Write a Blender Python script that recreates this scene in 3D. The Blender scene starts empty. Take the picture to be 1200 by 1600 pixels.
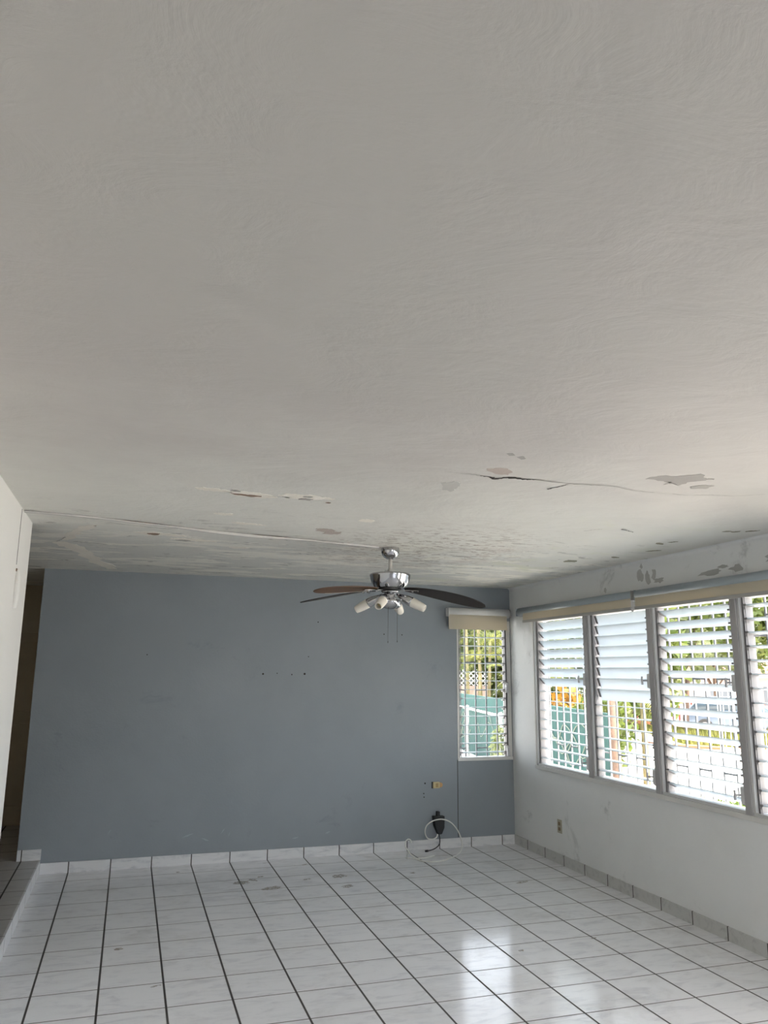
import bpy, bmesh, math, random
from mathutils import Vector, Matrix, noise
random.seed(7)
C = bpy.context.scene.collection
SC = bpy.context.scene
PI = math.pi
T = 0.33                      # floor tile
XR, YB, H = 4.104, 3.246, 2.511
XL = -0.25
XO = 4.24                     # outer face of the window wall

# ---------------------------------------------------------------- camera
cam = bpy.data.cameras.new('camera'); co = bpy.data.objects.new('camera', cam); C.objects.link(co)
yaw, pit, rol = .3105, .2027, .0086
F = Vector((math.sin(yaw)*math.cos(pit), math.cos(yaw)*math.cos(pit), math.sin(pit)))
R0 = Vector((math.cos(yaw), -math.sin(yaw), 0)); U0 = R0.cross(F)
RR = math.cos(rol)*R0 + math.sin(rol)*U0; UU = -math.sin(rol)*R0 + math.cos(rol)*U0
m = Matrix((RR, UU, -F)).transposed().to_4x4(); m.translation = Vector((.3697, -4.0672, 1.6577))
co.matrix_world = m
cam.lens = 1205.7/1600*36; cam.sensor_width = 36; cam.clip_start = .05; cam.clip_end = 500
SC.camera = co

# ---------------------------------------------------------------- light, exposure
w = bpy.data.worlds.new('world'); SC.world = w; w.use_nodes = True
wn = w.node_tree.nodes; wl = w.node_tree.links
bg = wn['Background']; sky = wn.new('ShaderNodeTexSky'); sky.sky_type = 'NISHITA'; sky.sun_disc = False
sky.sun_elevation = math.radians(62); sky.sun_rotation = math.radians(150); sky.air_density = 1.0; sky.dust_density = 4.0
wmx = wn.new('ShaderNodeMix'); wmx.data_type = 'RGBA'; wmx.inputs[0].default_value = .55
wl.new(sky.outputs[0], wmx.inputs[6]); wmx.inputs[7].default_value = (8, 8.3, 8.6, 1)
wl.new(wmx.outputs[2], bg.inputs[0]); bg.inputs[1].default_value = .36
sun = bpy.data.lights.new('sun', 'SUN'); sun.energy = 6.0; sun.angle = math.radians(.6); sun.color = (1, .95, .86)
so = bpy.data.objects.new('sun', sun); C.objects.link(so)
so.rotation_euler = (math.radians(24), math.radians(14), 0)
SC.view_settings.view_transform = 'Standard'; SC.view_settings.look = 'None'
SC.view_settings.exposure = 1.72; SC.view_settings.gamma = 1.0; SC.view_settings.use_curve_mapping = False

# ---------------------------------------------------------------- materials
def mat(name, col=(.8,.8,.8), rough=.6, metal=0.0, spec=.5):
    mt = bpy.data.materials.new(name); mt.use_nodes = True
    b = mt.node_tree.nodes['Principled BSDF']
    b.inputs['Base Color'].default_value = (*col, 1); b.inputs['Roughness'].default_value = rough
    b.inputs['Metallic'].default_value = metal; b.inputs['Specular IOR Level'].default_value = spec
    return mt
class NB:
    def __init__(s, mt): s.t = mt.node_tree; s.n = s.t.nodes; s.l = s.t.links; s.b = s.n['Principled BSDF']; s._o = None
    def node(s, ty, **k):
        n = s.n.new(ty)
        for a, v in k.items(): setattr(n, a, v)
        return n
    def link(s, a, b): s.l.new(a, b)
    def coord(s):
        if not s._o: s._o = s.node('ShaderNodeTexCoord').outputs['Object']
        return s._o
    def mapped(s, sc, rot=(0,0,0)):
        mp = s.node('ShaderNodeMapping'); mp.inputs['Scale'].default_value = sc; mp.inputs['Rotation'].default_value = rot
        s.link(s.coord(), mp.inputs[0]); return mp.outputs[0]
    def noise(s, scale, detail=4, rough=.5, vec=None, dist=0):
        n = s.node('ShaderNodeTexNoise'); n.inputs['Scale'].default_value = scale; n.inputs['Detail'].default_value = detail
        n.inputs['Roughness'].default_value = rough; n.inputs['Distortion'].default_value = dist
        s.link(vec or s.coord(), n.inputs['Vector']); return n.outputs['Fac']
    def ramp(s, f, stops):
        r = s.node('ShaderNodeValToRGB'); e = r.color_ramp.elements
        while len(e) < len(stops): e.new(.5)
        for i, (p, c) in enumerate(stops):
            e[i].position = p; e[i].color = (*c, 1) if len(c) == 3 else c
        s.link(f, r.inputs[0]); return r.outputs[0]
    def sm(s, f, a, b):
        r = s.node('ShaderNodeMapRange', interpolation_type='SMOOTHSTEP'); r.inputs[1].default_value = a; r.inputs[2].default_value = b
        s.link(f, r.inputs[0]); return r.outputs[0]
    def math(s, op, a, b=None, c=None):
        n = s.node('ShaderNodeMath', operation=op)
        for i, v in enumerate((a, b, c)):
            if v is None: continue
            if isinstance(v, (int, float)): n.inputs[i].default_value = v
            else: s.link(v, n.inputs[i])
        return n.outputs[0]
    def mix(s, f, a, b):
        n = s.node('ShaderNodeMix', data_type='RGBA')
        for i, v in ((0, f), (6, a), (7, b)):
            if isinstance(v, tuple): n.inputs[i].default_value = (*v, 1)
            elif isinstance(v, (int, float)): n.inputs[i].default_value = v
            else: s.link(v, n.inputs[i])
        return n.outputs[2]
    def bump(s, h, strength=.3, dist=.01):
        n = s.node('ShaderNodeBump'); n.inputs['Strength'].default_value = strength; n.inputs['Distance'].default_value = dist
        s.link(h, n.inputs['Height']); s.link(n.outputs[0], s.b.inputs['Normal'])
    def color(s, c): s.link(c, s.b.inputs['Base Color'])
    def xyz(s):
        n = s.node('ShaderNodeSeparateXYZ'); s.link(s.coord(), n.inputs[0]); return n.outputs

def paint(name, col, col2=None, rough=.7, bstr=.25, scuff=None):
    mt = mat(name, col, rough); q = NB(mt)
    f = q.noise(1.3, 5, .6); col2 = col2 or tuple(c*.9 for c in col)
    c = q.mix(q.sm(f, .35, .65), col, col2)
    if scuff:
        g = q.sm(q.noise(2.3, 8, .7, dist=.6), .60, .72); c = q.mix(q.math('MULTIPLY', g, .5), c, scuff)
    q.color(c)
    h = q.math('ADD', q.noise(9, 6, .6), q.math('MULTIPLY', q.noise(70, 3), .25)); q.bump(h, bstr, .012)
    return mt

# ceiling paint: cream-white, trowelled; damp area with flaking and painted-in window light in the far half
def ceiling_mat():
    mt = mat('ceiling_paint', (.7,.69,.66), .55, spec=.35); q = NB(mt); X, Y, Z = q.xyz()
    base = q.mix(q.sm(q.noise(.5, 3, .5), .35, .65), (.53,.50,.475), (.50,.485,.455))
    far_light_y = q.math('ADD', Y, q.math('MULTIPLY', q.math('SUBTRACT', q.noise(.8, 5, .6), .5), 2.5))
    base = q.mix(q.sm(far_light_y, -2.0, .4), base, (.76,.75,.70))  # far plaster paler, with the window brightness painted into its tone
    damp = q.math('MULTIPLY', q.sm(Y, -.9, 1.4), 1.0)
    # irregular lighter flakes stretched along the room's width
    v = q.mapped((1.6, 5.5, 1)); fl = q.noise(1.0, 9, .62, v, .4)
    m1 = q.math('MULTIPLY', q.sm(fl, .52, .56), q.sm(Y, .3, 1.6))
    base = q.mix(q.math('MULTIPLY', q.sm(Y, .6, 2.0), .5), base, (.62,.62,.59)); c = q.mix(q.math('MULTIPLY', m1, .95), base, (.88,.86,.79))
    v2 = q.mapped((2.2, 6, 1), (0,0,.15)); f2 = q.noise(1.7, 9, .66, v2, .7)
    m2 = q.math('MULTIPLY', q.sm(f2, .60, .63), q.sm(Y, -.3, 1.2))
    c = q.mix(q.math('MULTIPLY', m2, .8), c, (.40,.385,.36))
    # brown specks of bare render round the fan
    ox = q.math('SUBTRACT', X, 2.35); oy = q.math('SUBTRACT', Y, 1.2)
    d = q.math('SQRT', q.math('ADD', q.math('MULTIPLY', ox, ox), q.math('MULTIPLY', q.math('MULTIPLY', oy, oy), .6)))
    near = q.sm(d, 1.15, .3)
    v3 = q.mapped((5, 12, 1), (0,0,.1)); f3 = q.noise(2.6, 8, .7, v3, .5)
    m3 = q.math('MULTIPLY', q.sm(f3, .53, .58), near)
    c = q.mix(q.math('MULTIPLY', m3, .75), c, (.27,.20,.16))
    m5 = q.math('MULTIPLY', q.sm(q.noise(2.2, 6, .6), .5, .65), q.math('MULTIPLY', near, .35))
    c = q.mix(m5, c, (.66,.56,.50))
    bounce = q.math('MULTIPLY', q.sm(q.noise(1.6, 4, .6, dist=1), .5, .7), q.math('MULTIPLY', q.math('MULTIPLY', q.sm(X, 1.8, 3.6), q.sm(Y, -1.5, .5)), .7))  # yellow-green bounce from the yard, painted into the far-right ceiling
    c = q.mix(bounce, c, (.70,.71,.56))
    q.color(c)
    tw = q.noise(3.2, 7, .62, q.mapped((1, 1.6, 1), (0,0,.5)), 1.2)
    dim = q.math('MULTIPLY', q.noise(1.1, 5, .6, None, 2.0), 1.3)
    h = q.math('ADD', q.math('ADD', tw, dim), q.math('MULTIPLY', q.noise(55, 4), .07))
    h = q.math('ADD', h, q.math('MULTIPLY', m1, .25)); h = q.math('SUBTRACT', h, q.math('MULTIPLY', m2, .3))
    q.bump(h, .34, .022)
    return mt

# glazed marble-look tile with grout; axes pick the plane, lines every T
def tile_mat(name, light=(.90,.90,.915), vein=(.74,.74,.77), ax=(0,1), rough=.12, gw=(.0064,.0042), yshift=0, xshift=0, single=False, grime=.0):
    mt = mat(name, light, rough); q = NB(mt); o = q.xyz()
    def line(c, width, sh):
        u = q.math('ADD', q.math('DIVIDE', c, T), 1000.5 + sh); fr = q.math('FRACT', u)
        dd = q.math('MULTIPLY', q.math('ABSOLUTE', q.math('SUBTRACT', fr, .5)), T)
        cell = q.math('FLOOR', q.math('ADD', u, .5 if False else 0))
        return q.sm(dd, width+.0012, width*.6), q.math('FLOOR', q.math('ADD', u, .5))
    a, ca = line(o[ax[0]], gw[0], xshift)
    if single: g = a; cell = ca; b = None
    else:
        b, cb = line(o[ax[1]], gw[1], yshift)
        g = q.math('MAXIMUM', a, b); cell = q.math('ADD', q.math('MULTIPLY', ca, 7.31), q.math('MULTIPLY', cb, 3.77))
    wn_ = q.node('ShaderNodeTexWhiteNoise', noise_dimensions='1D'); q.link(cell, wn_.inputs['W'])
    # veins offset per tile
    cmb = q.node('ShaderNodeVectorMath', operation='MULTIPLY_ADD'); q.link(wn_.outputs['Color'], cmb.inputs[0]); cmb.inputs[1].default_value = (9, 9, 9); q.link(q.coord(), cmb.inputs[2])
    mp = q.node('ShaderNodeMapping'); mp.inputs['Scale'].default_value = (5, 16, 16); mp.inputs['Rotation'].default_value = (0,.4,.35); q.link(cmb.outputs[0], mp.inputs[0])
    vn = q.noise(1.0, 7, .65, mp.outputs[0], .8)
    c = q.mix(q.sm(vn, .46, .72), light, vein)
    c = q.mix(q.math('MULTIPLY', q.noise(.9, 4), .14), c, tuple(x*.75 for x in light))
    if grime: c = q.mix(q.math('MULTIPLY', q.sm(q.noise(2.2, 8, .7, None, .8), .5, .7), grime), c, (.40,.36,.30))
    gc = q.mix(q.noise(2, 4), (.018,.016,.015), (.09,.08,.07))
    if b is not None:
        gc = q.mix(q.math('MULTIPLY', b, q.math('SUBTRACT', 1.0, a)), gc, (.13,.12,.11))
    q.color(q.mix(g, c, gc))
    rg = q.math('ADD', q.math('MULTIPLY', q.noise(3, 6, .6), .10), rough); rg = q.math('ADD', rg, q.math('MULTIPLY', g, .5))
    q.link(rg, q.b.inputs['Roughness'])
    tilt = q.math('MULTIPLY', q.noise(1.4, 3), .9)
    q.bump(q.math('SUBTRACT', tilt, q.math('MULTIPLY', g, .6)), .25, .004)
    return mt

M = {}
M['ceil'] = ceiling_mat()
M['white_wall'] = paint('white_wall_paint', (.87,.86,.83), (.85,.84,.81), .6, .10)
M['right_wall'] = paint('pale_grey_wall_paint', (.85,.86,.85), (.81,.82,.81), .6, .2, (.38,.39,.38))
M['blue_wall'] = paint('blue_grey_wall_paint', (.27,.30,.325), (.25,.28,.305), .55, .22, (.17,.20,.235))
M['hall_wall'] = paint('hall_wall_paint', (.66,.59,.46), None, .6, .1)
M['floor'] = tile_mat('floor_tile', grime=.18, rough=.09)
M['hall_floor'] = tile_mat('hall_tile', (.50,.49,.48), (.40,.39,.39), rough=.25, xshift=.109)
M['bb_x'] = tile_mat('baseboard_tile_back', (.72,.72,.73), (.50,.51,.54), (0,1), .25, (.0045,.004), single=True)
M['bb_y'] = tile_mat('baseboard_tile_side', (.62,.62,.60), (.48,.48,.47), (1,0), .3, (.0045,.004), single=True)
M['grout'] = mat('dark_crack', (.035,.028,.024), .9)
M['frame'] = paint('window_frame_paint', (.66,.66,.65), (.60,.60,.60), .45, .05)
M['mullion'] = paint('mullion_paint', (.42,.41,.41), (.37,.36,.36), .5, .05)
M['alu'] = mat('jalousie_metal', (.27,.26,.26), .4, .25)
M['handle'] = mat('crank_metal', (.45,.44,.45), .35, .7)
M['grille'] = mat('grille_paint', (.22,.22,.23), .5)
M['sill'] = paint('sill_paint', (.74,.73,.70), None, .5, .1)
M['outer'] = mat('outside_wall_paint', (.30,.30,.33), .7)
M['tube'] = mat('blind_tube_paint', (.34,.39,.42), .35, .1)
M['tubew'] = mat('white_blind_tube', (.70,.70,.68), .35)
M['rail'] = mat('blind_rail', (.40,.39,.37), .4)
M['chrome'] = mat('polished_chrome', (.50,.50,.51), .05, 1.0)
M['blackm'] = mat('black_metal', (.02,.02,.02), .35)
M['rod'] = mat('white_rod_paint', (.62,.60,.57), .4)
M['chain'] = mat('chain_metal', (.08,.08,.08), .4, .5)
M['yellow_plastic'] = mat('aged_plastic', (.60,.50,.28), .45)
M['beige_plastic'] = mat('beige_outlet_plastic', (.46,.43,.33), .45)
M['black'] = mat('black_plastic', (.012,.012,.014), .5)
M['cable'] = mat('white_cable', (.74,.74,.70), .5)
M['patch'] = paint('bare_render', (.42,.40,.37), (.36,.34,.32), .85, .4)
M['patchp'] = paint('pinkish_render', (.55,.48,.44), (.48,.41,.37), .85, .4)
M['flake'] = paint('fresh_filler', (.90,.86,.78), (.80,.76,.69), .8, .5)
M['brown'] = paint('rust_stain', (.20,.13,.09), (.30,.22,.16), .9, .4)
M['grimy'] = mat('floor_grime', (.22,.17,.12), .5)

def fabric():
    mt = bpy.data.materials.new('blind_fabric'); mt.use_nodes = True; q = NB(mt)
    f = q.noise(3, 4); c = q.mix(f, (.74,.68,.56), (.68,.62,.50)); q.color(c); q.b.inputs['Roughness'].default_value = .8
    tr = q.node('ShaderNodeBsdfTranslucent'); q.link(c, tr.inputs[0]); mx = q.node('ShaderNodeMixShader'); mx.inputs[0].default_value = .4
    q.link(q.b.outputs[0], mx.inputs[1]); q.link(tr.outputs[0], mx.inputs[2]); q.link(mx.outputs[0], q.n['Material Output'].inputs[0])
    wv = q.node('ShaderNodeTexWave'); wv.inputs['Scale'].default_value = 120; q.link(q.coord(), wv.inputs[0]); q.bump(wv.outputs['Fac'], .1, .001)
    return mt
M['fabric'] = fabric()
def frosted():
    mt = bpy.data.materials.new('frosted_glass'); mt.use_nodes = True; q = NB(mt)
    q.b.inputs['Base Color'].default_value = (.50,.58,.59,1); q.b.inputs['Roughness'].default_value = .35
    tr = q.node('ShaderNodeBsdfTranslucent'); tr.inputs[0].default_value = (.58,.60,.635,1)
    tp = q.node('ShaderNodeBsdfTransparent'); tp.inputs[0].default_value = (.88,.95,.96,1)
    m1 = q.node('ShaderNodeMixShader'); m1.inputs[0].default_value = .30; q.link(tr.outputs[0], m1.inputs[1]); q.link(tp.outputs[0], m1.inputs[2])
    m2 = q.node('ShaderNodeMixShader'); m2.inputs[0].default_value = .62
    q.link(q.b.outputs[0], m2.inputs[1]); q.link(m1.outputs[0], m2.inputs[2]); q.link(m2.outputs[0], q.n['Material Output'].inputs[0])
    return mt
M['glass'] = frosted()
def shade_m():
    mt = mat('opal_glass', (.78,.74,.66), .35); q = NB(mt)
    q.b.inputs['Subsurface Weight'].default_value = 0
    return mt
M['opal'] = shade_m()
def bladem(name, a, b, rough):
    mt = mat(name, a, rough); q = NB(mt); v = q.mapped((3, 60, 20)); q.color(q.mix(q.noise(1, 5, .6, v), a, b)); return mt
M['blade'] = bladem('dark_wood_blade', (.014,.011,.010), (.028,.020,.016), .4)
M['bladeb'] = bladem('brown_wood_blade', (.13,.065,.03), (.09,.045,.022), .4)
M['blade_glint'] = mat('painted_edge_glint', (.62,.58,.50), .5)

# ---------------------------------------------------------------- mesh helpers
def nb(): return bmesh.new()
def box(bm, lo, hi):
    x0,y0,z0 = lo; x1,y1,z1 = hi
    v = [bm.verts.new(p) for p in ((x0,y0,z0),(x1,y0,z0),(x1,y1,z0),(x0,y1,z0),(x0,y0,z1),(x1,y0,z1),(x1,y1,z1),(x0,y1,z1))]
    for f in ((0,3,2,1),(4,5,6,7),(0,1,5,4),(1,2,6,5),(2,3,7,6),(3,0,4,7)): bm.faces.new([v[i] for i in f])
    return v
def frame_of(d):
    d = d.normalized(); a = Vector((0,0,1)) if abs(d.z) < .9 else Vector((1,0,0))
    u = d.cross(a).normalized(); return u, d.cross(u)
def rodm(bm, a, b, r, r2=None, n=8, cap=True):
    a = Vector(a); b = Vector(b); u, v = frame_of(b-a); r2 = r if r2 is None else r2
    A = [bm.verts.new(a + (u*math.cos(t)+v*math.sin(t))*r) for t in [2*PI*i/n for i in range(n)]]
    B = [bm.verts.new(b + (u*math.cos(t)+v*math.sin(t))*r2) for t in [2*PI*i/n for i in range(n)]]
    for i in range(n): bm.faces.new((A[i], A[(i+1)%n], B[(i+1)%n], B[i]))
    if cap: bm.faces.new(A[::-1]); bm.faces.new(B)
def tube(bm, pts, r, n=8):
    pts = [Vector(p) for p in pts]; rings = []; u = None
    for i, p in enumerate(pts):
        d = (pts[min(i+1, len(pts)-1)] - pts[max(i-1, 0)]).normalized()
        if u is None: u, v = frame_of(d)
        else: u = (u - d*u.dot(d)).normalized(); v = d.cross(u)
        rr = r(i/(len(pts)-1)) if callable(r) else r
        rings.append([bm.verts.new(p + (u*math.cos(t)+v*math.sin(t))*rr) for t in [2*PI*k/n for k in range(n)]])
    for A, B in zip(rings, rings[1:]):
        for k in range(n): bm.faces.new((A[k], A[(k+1)%n], B[(k+1)%n], B[k]))
    bm.faces.new(rings[0][::-1]); bm.faces.new(rings[-1])
def spline(pts, seg=8):
    P = [Vector(p) for p in pts]; P = [P[0]*2-P[1]] + P + [P[-1]*2-P[-2]]; out = []
    for i in range(1, len(P)-2):
        for k in range(seg):
            t = k/seg; a, b, c, d = P[i-1:i+3]
            out.append(.5*((2*b)+(c-a)*t+(2*a-5*b+4*c-d)*t*t+(3*b-a-3*c+d)*t**3))
    out.append(P[-2]); return out
def lathe(bm, prof, n=32, org=(0,0,0), axis=(0,0,1)):
    o = Vector(org); d = Vector(axis).normalized(); u, v = frame_of(d); rings = []
    for r, z in prof: rings.append([bm.verts.new(o + d*z + (u*math.cos(t)+v*math.sin(t))*max(r, 1e-4)) for t in [2*PI*k/n for k in range(n)]])
    for A, B in zip(rings, rings[1:]):
        for k in range(n): bm.faces.new((A[k], A[(k+1)%n], B[(k+1)%n], B[k]))
def obj(name, bm, m, parent=None, smooth=False, bevel=0, local=None):
    if bm.faces: bmesh.ops.recalc_face_normals(bm, faces=bm.faces)
    if local is not None: bmesh.ops.translate(bm, verts=bm.verts, vec=-Vector(local))
    me = bpy.data.meshes.new(name); bm.to_mesh(me); bm.free(); me.materials.append(M[m] if isinstance(m, str) else m)
    if smooth:
        for p in me.polygons: p.use_smooth = True
    o = bpy.data.objects.new(name, me); C.objects.link(o)
    if parent: o.parent = parent
    if local is not None and not parent: o.location = local
    if bevel:
        b = o.modifiers.new('bevel', 'BEVEL'); b.width = bevel; b.segments = 2; b.limit_method = 'ANGLE'
    return o
def tag(o, label, cat, group=None, kind=None):
    o['label'] = label; o['category'] = cat
    if group: o['group'] = group
    if kind: o['kind'] = kind
    return o
def thing(name, label, cat, loc=(0,0,0), group=None):
    o = bpy.data.objects.new(name, None); C.objects.link(o); o.location = loc; return tag(o, label, cat, group)
def struct(name, bm, m, parent=None, **k):
    o = obj(name, bm, m, parent, **k)
    if not parent: o['kind'] = 'structure'
    return o
def bx(name, lo, hi, m, parent=None, **k):
    b = nb(); box(b, lo, hi); return obj(name, b, m, parent, **k)
def sbx(name, lo, hi, m, **k):
    o = bx(name, lo, hi, m, **k); o['kind'] = 'structure'; return o

YN = -6.3     # wall behind the camera
# ================================================================ ROOM
b = nb(); box(b, (XL+.03, YN, -.15), (XR+.01, YB+.02, 0)); floor = struct('floor', b, 'floor')
b = nb(); box(b, (-2.6, YN, -.15), (-.232, 5.2, .110)); hall_floor = struct('floor_hall', b, 'hall_floor')
sbx('trim_1', (-.232, YN, 0), (-.220, YB-.011, .109), 'bb_y')         # tiled step riser
M['riser'] = tile_mat('riser_tile', (.74,.74,.75), (.66,.66,.68), (1,0), .25, (.003,.003), single=True)
bpy.data.objects['trim_1'].data.materials[0] = M['riser']
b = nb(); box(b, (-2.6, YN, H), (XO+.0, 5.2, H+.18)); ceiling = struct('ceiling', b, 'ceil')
# eave outside; first box is an unseen rear roof added to block sun
b = nb(); box(b, (-2.6, YN-3.2, H+.02), (XO+.22, YN-.16, H+.18)); box(b, (XO, YN-.15, H+.02), (XO+.22, YB+.35, H+.18)); box(b, (1.5, YB+.16, H+.02), (XO, YB+.35, H+.18)); struct('trim_2', b, 'outer')

# back wall with the small window
SX0, SX1, SZ0, SZ1 = 3.50, 4.085, .805, 2.17
b = nb(); Y0, Y1 = YB, YB+.15
box(b, (-.40, Y0, 0), (SX0, Y1, H)); box(b, (SX0, Y0, 0), (XO, Y1, SZ0)); box(b, (SX0, Y0, SZ1), (XO, Y1, H)); box(b, (SX1, Y0, SZ0), (XO, Y1, SZ1))
wall_back = struct('wall_back', b, 'blue_wall')
bx('crack', (3.494, YB-.0015, .09), (3.500, YB+.002, SZ0), 'grout', wall_back)
for i, (x, z, r) in enumerate([(1.55,1.618,.009),(1.682,1.625,.005),(1.821,1.614,.006),(1.943,1.621,.010),(1.976,1.781,.005),(2.061,2.109,.006),(2.727,2.008,.006),(2.914,2.006,.006),(3.155,.596,.008),(.508,1.779,.005),(3.142,.503,.006),(3.145,.47,.006)]):
    b = nb(); rodm(b, (x, YB-.0012, z), (x, YB+.004, z), r, n=10); obj('screw_hole', b, 'grout', wall_back)
# scratches low on the wall
for (x, z, l, a) in [(.95,.24,.10,.3),(1.1,.20,.07,-.4),(1.25,.26,.05,.9),(1.9,.17,.06,.2),(.3,.30,.05,1.1),(2.2,.20,.05,.3),(1.306,.233,.04,1.2)]:
    b = nb(); dx, dz = math.cos(a)*l/2, math.sin(a)*l/2; pts = []
    for k in range(7):
        t = k/6*2-1; wv = .006*(1-abs(t))+.001; pts.append((x+dx*t, z+dz*t+random.uniform(-.003,.003), wv))
    up = [b.verts.new((p[0], YB-.0008, p[1]+p[2])) for p in pts]; dn = [b.verts.new((p[0], YB-.0008, p[1]-p[2])) for p in pts]
    for k in range(6): b.faces.new((dn[k], dn[k+1], up[k+1], up[k]))
    obj('paint_scratch', b, M['flakeb'] if 'flakeb' in M else M.setdefault('flakeb', mat('scratched_paint', (.33,.37,.41), .7)), wall_back)

# window wall on the right
WY0, WY1, WZ0, WZ1 = -.87, 2.735, .795, 2.165
b = nb(); box(b, (XR, YN, 0), (XO, YB, WZ0)); box(b, (XR, YN, WZ1), (XO, YB, H)); box(b, (XR, WY1, WZ0), (XO, YB, WZ1))
box(b, (XR, -1.45, WZ0), (XO, WY0, WZ1)); box(b, (XR, YN, WZ0), (XO, -2.7, WZ1))  # unseen gap between these boxes, added to let in fill light
wall_right = struct('wall_right', b, 'right_wall')
# soft plaster cove between ceiling and window wall
b = nb(); r = .030; sec = [(XR+.01, H+.01), (XR+.01, H-r)] + [(XR - r + r*math.cos(t), H - r + r*math.sin(t)) for t in [PI/2*k/8 for k in range(9)]] 
sec = [(XR+.002, H+.002), (XR, H-r)] + [(XR - r*(1-math.cos(t)), H - r*(1-math.sin(t))) for t in [PI/2*k/8 for k in range(1, 9)]]
rings = []
for yy in (YN, YB-.001): rings.append([b.verts.new((x, yy, z)) for x, z in sec])
for k in range(len(sec)): b.faces.new((rings[0][k], rings[0][(k+1)%len(sec)], rings[1][(k+1)%len(sec)], rings[1][k]))
b.faces.new(rings[0]); b.faces.new(rings[1][::-1])
struct('trim_3', b, 'right_wall', smooth=False)
# left wall: one wall ending at the hall opening
b = nb(); box(b, (XL-.13, YN, .11), (XL, .935, H)); wall_left = struct('wall_left', b, 'white_wall')
# wall behind the camera, with an unseen wide opening added to light the room
b = nb(); box(b, (-2.6, YN-.15, 0), (1.9, YN, H)); box(b, (3.95, YN-.15, 0), (XO, YN, H)); box(b, (1.9, YN-.15, 2.0), (3.95, YN, H))
struct('wall_front', b, 'white_wall')
# hall shell
sbx('wall_hall_side', (-2.6, YN, .11), (-2.45, 5.2, H), 'hall_wall')
b = nb(); box(b, (-2.45, 4.852, .11), (-.25, 5.0, H)); struct('wall_hall_end', b, 'hall_wall')
b = nb(); box(b, (-.40, YB+.15, 0), (-.25, 4.852, H)); struct('wall_hall_right', b, 'hall_wall')
# hall door in the end wall
M['door'] = paint('hall_door_paint', (.62,.55,.43), None, .5, .05)
M['door_trim'] = paint('hall_door_frame_paint', (.70,.63,.50), None, .5, .05)
door = bpy.data.objects.new('door_1', None); C.objects.link(door); door['kind'] = 'structure'
b = nb(); box(b, (-1.42,4.838,.112), (-.46,4.852,2.01)); 
d = obj('door_leaf', b, 'door', door)
b = nb()
for (x0,x1,z0,z1) in [(-1.35,-.98,1.22,1.92),(-.90,-.53,1.22,1.92),(-1.35,-.98,.3,1.1),(-.90,-.53,.3,1.1)]: box(b, (x0,4.826,z0), (x1,4.838,z1))
obj('door_panel', b, 'door', door, bevel=.006)
b = nb(); box(b, (-1.52,4.820,2.015), (-.41,4.851,2.14)); box(b, (-1.52,4.820,.112), (-1.425,4.851,2.014)); box(b, (-.455,4.820,.112), (-.41,4.851,2.014)); obj('door_frame', b, 'door_trim', door)

# skirting tiles
BB = .085
sbx('baseboard_back', (-.219, YB-.010, .0), (XR-.011, YB, BB), 'bb_x')
sbx('baseboard_hall', (-.400, YB-.010, .111), (-.219, YB, .110+BB), 'bb_x')
bpy.data.objects['baseboard_hall'].data.materials[0] = tile_mat('hall_baseboard_tile', (.72,.72,.73), (.50,.51,.54), (0,1), .25, (.0045,.004), single=True, xshift=.109)
sbx('baseboard_right', (XR-.010, -1.45, .0), (XR, YB, BB), 'bb_y')

# ---------------------------------------------------------------- ceiling damage (each a piece with its own outline)
def poly(name, pts, z, m, parent, jag=.0, th=.0012):
    P = []
    n = len(pts)
    for i in range(n):
        a = Vector(pts[i]); c = Vector(pts[(i+1)%n])
        for k in range(4):
            p = a.lerp(c, k/4); 
            if k: p = p + Vector((random.uniform(-jag,jag), random.uniform(-jag,jag)))
            P.append(p)
    b = nb(); lo = [b.verts.new((p.x, p.y, z-th)) for p in P]; hi = [b.verts.new((p.x, p.y, z+.001)) for p in P]
    b.faces.new(lo); b.faces.new(hi[::-1])
    for i in range(len(P)): b.faces.new((lo[i], lo[(i+1)%len(P)], hi[(i+1)%len(P)], hi[i]))
    bmesh.ops.triangulate(b, faces=[f for f in b.faces if len(f.verts) > 4])
    return obj(name, b, m, parent)
def crack(name, pts, wfun, z, m, parent, seg=7, jag=.004, th=.0018):
    P = spline([(x, y, 0) for x, y in pts], seg); L = len(P); b = nb(); A = []; B = []
    for i, p in enumerate(P):
        d = (P[min(i+1,L-1)]-P[max(i-1,0)]).normalized(); nrm = Vector((-d.y, d.x, 0)); wd = wfun(i/(L-1))*random.uniform(.5,1.4)
        q = p + nrm*random.uniform(-jag, jag)
        A.append(b.verts.new((q.x+nrm.x*wd, q.y+nrm.y*wd, z-th))); B.append(b.verts.new((q.x-nrm.x*wd, q.y-nrm.y*wd, z-th)))
    for i in range(L-1): b.faces.new((A[i], A[i+1], B[i+1], B[i]))
    return obj(name, b, m, parent)
def blob(cx, cy, rx, ry, rot=0, n=9, jag=.35):
    out = []
    for k in range(n):
        t = 2*PI*k/n; s = 1+random.uniform(-jag, jag); x, y = rx*s*math.cos(t), ry*s*math.sin(t)
        out.append((cx+x*math.cos(rot)-y*math.sin(rot), cy+x*math.sin(rot)+y*math.cos(rot)))
    return out
P1 = [(2.517,-1.22),(2.533,-1.284),(2.636,-1.332),(2.682,-1.382),(2.741,-1.33),(2.811,-1.314),(2.764,-1.274),(2.729,-1.237),(2.735,-1.178),(2.684,-1.19),(2.657,-1.162),(2.66,-1.22),(2.585,-1.215)]
poly('peeled_patch', P1, H, 'patch', ceiling, .013)
poly('peeled_patch', [(2.8,-1.17),(2.832,-1.213),(2.891,-1.222),(2.894,-1.159),(2.828,-1.135)], H, 'patch', ceiling, .005)
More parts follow.
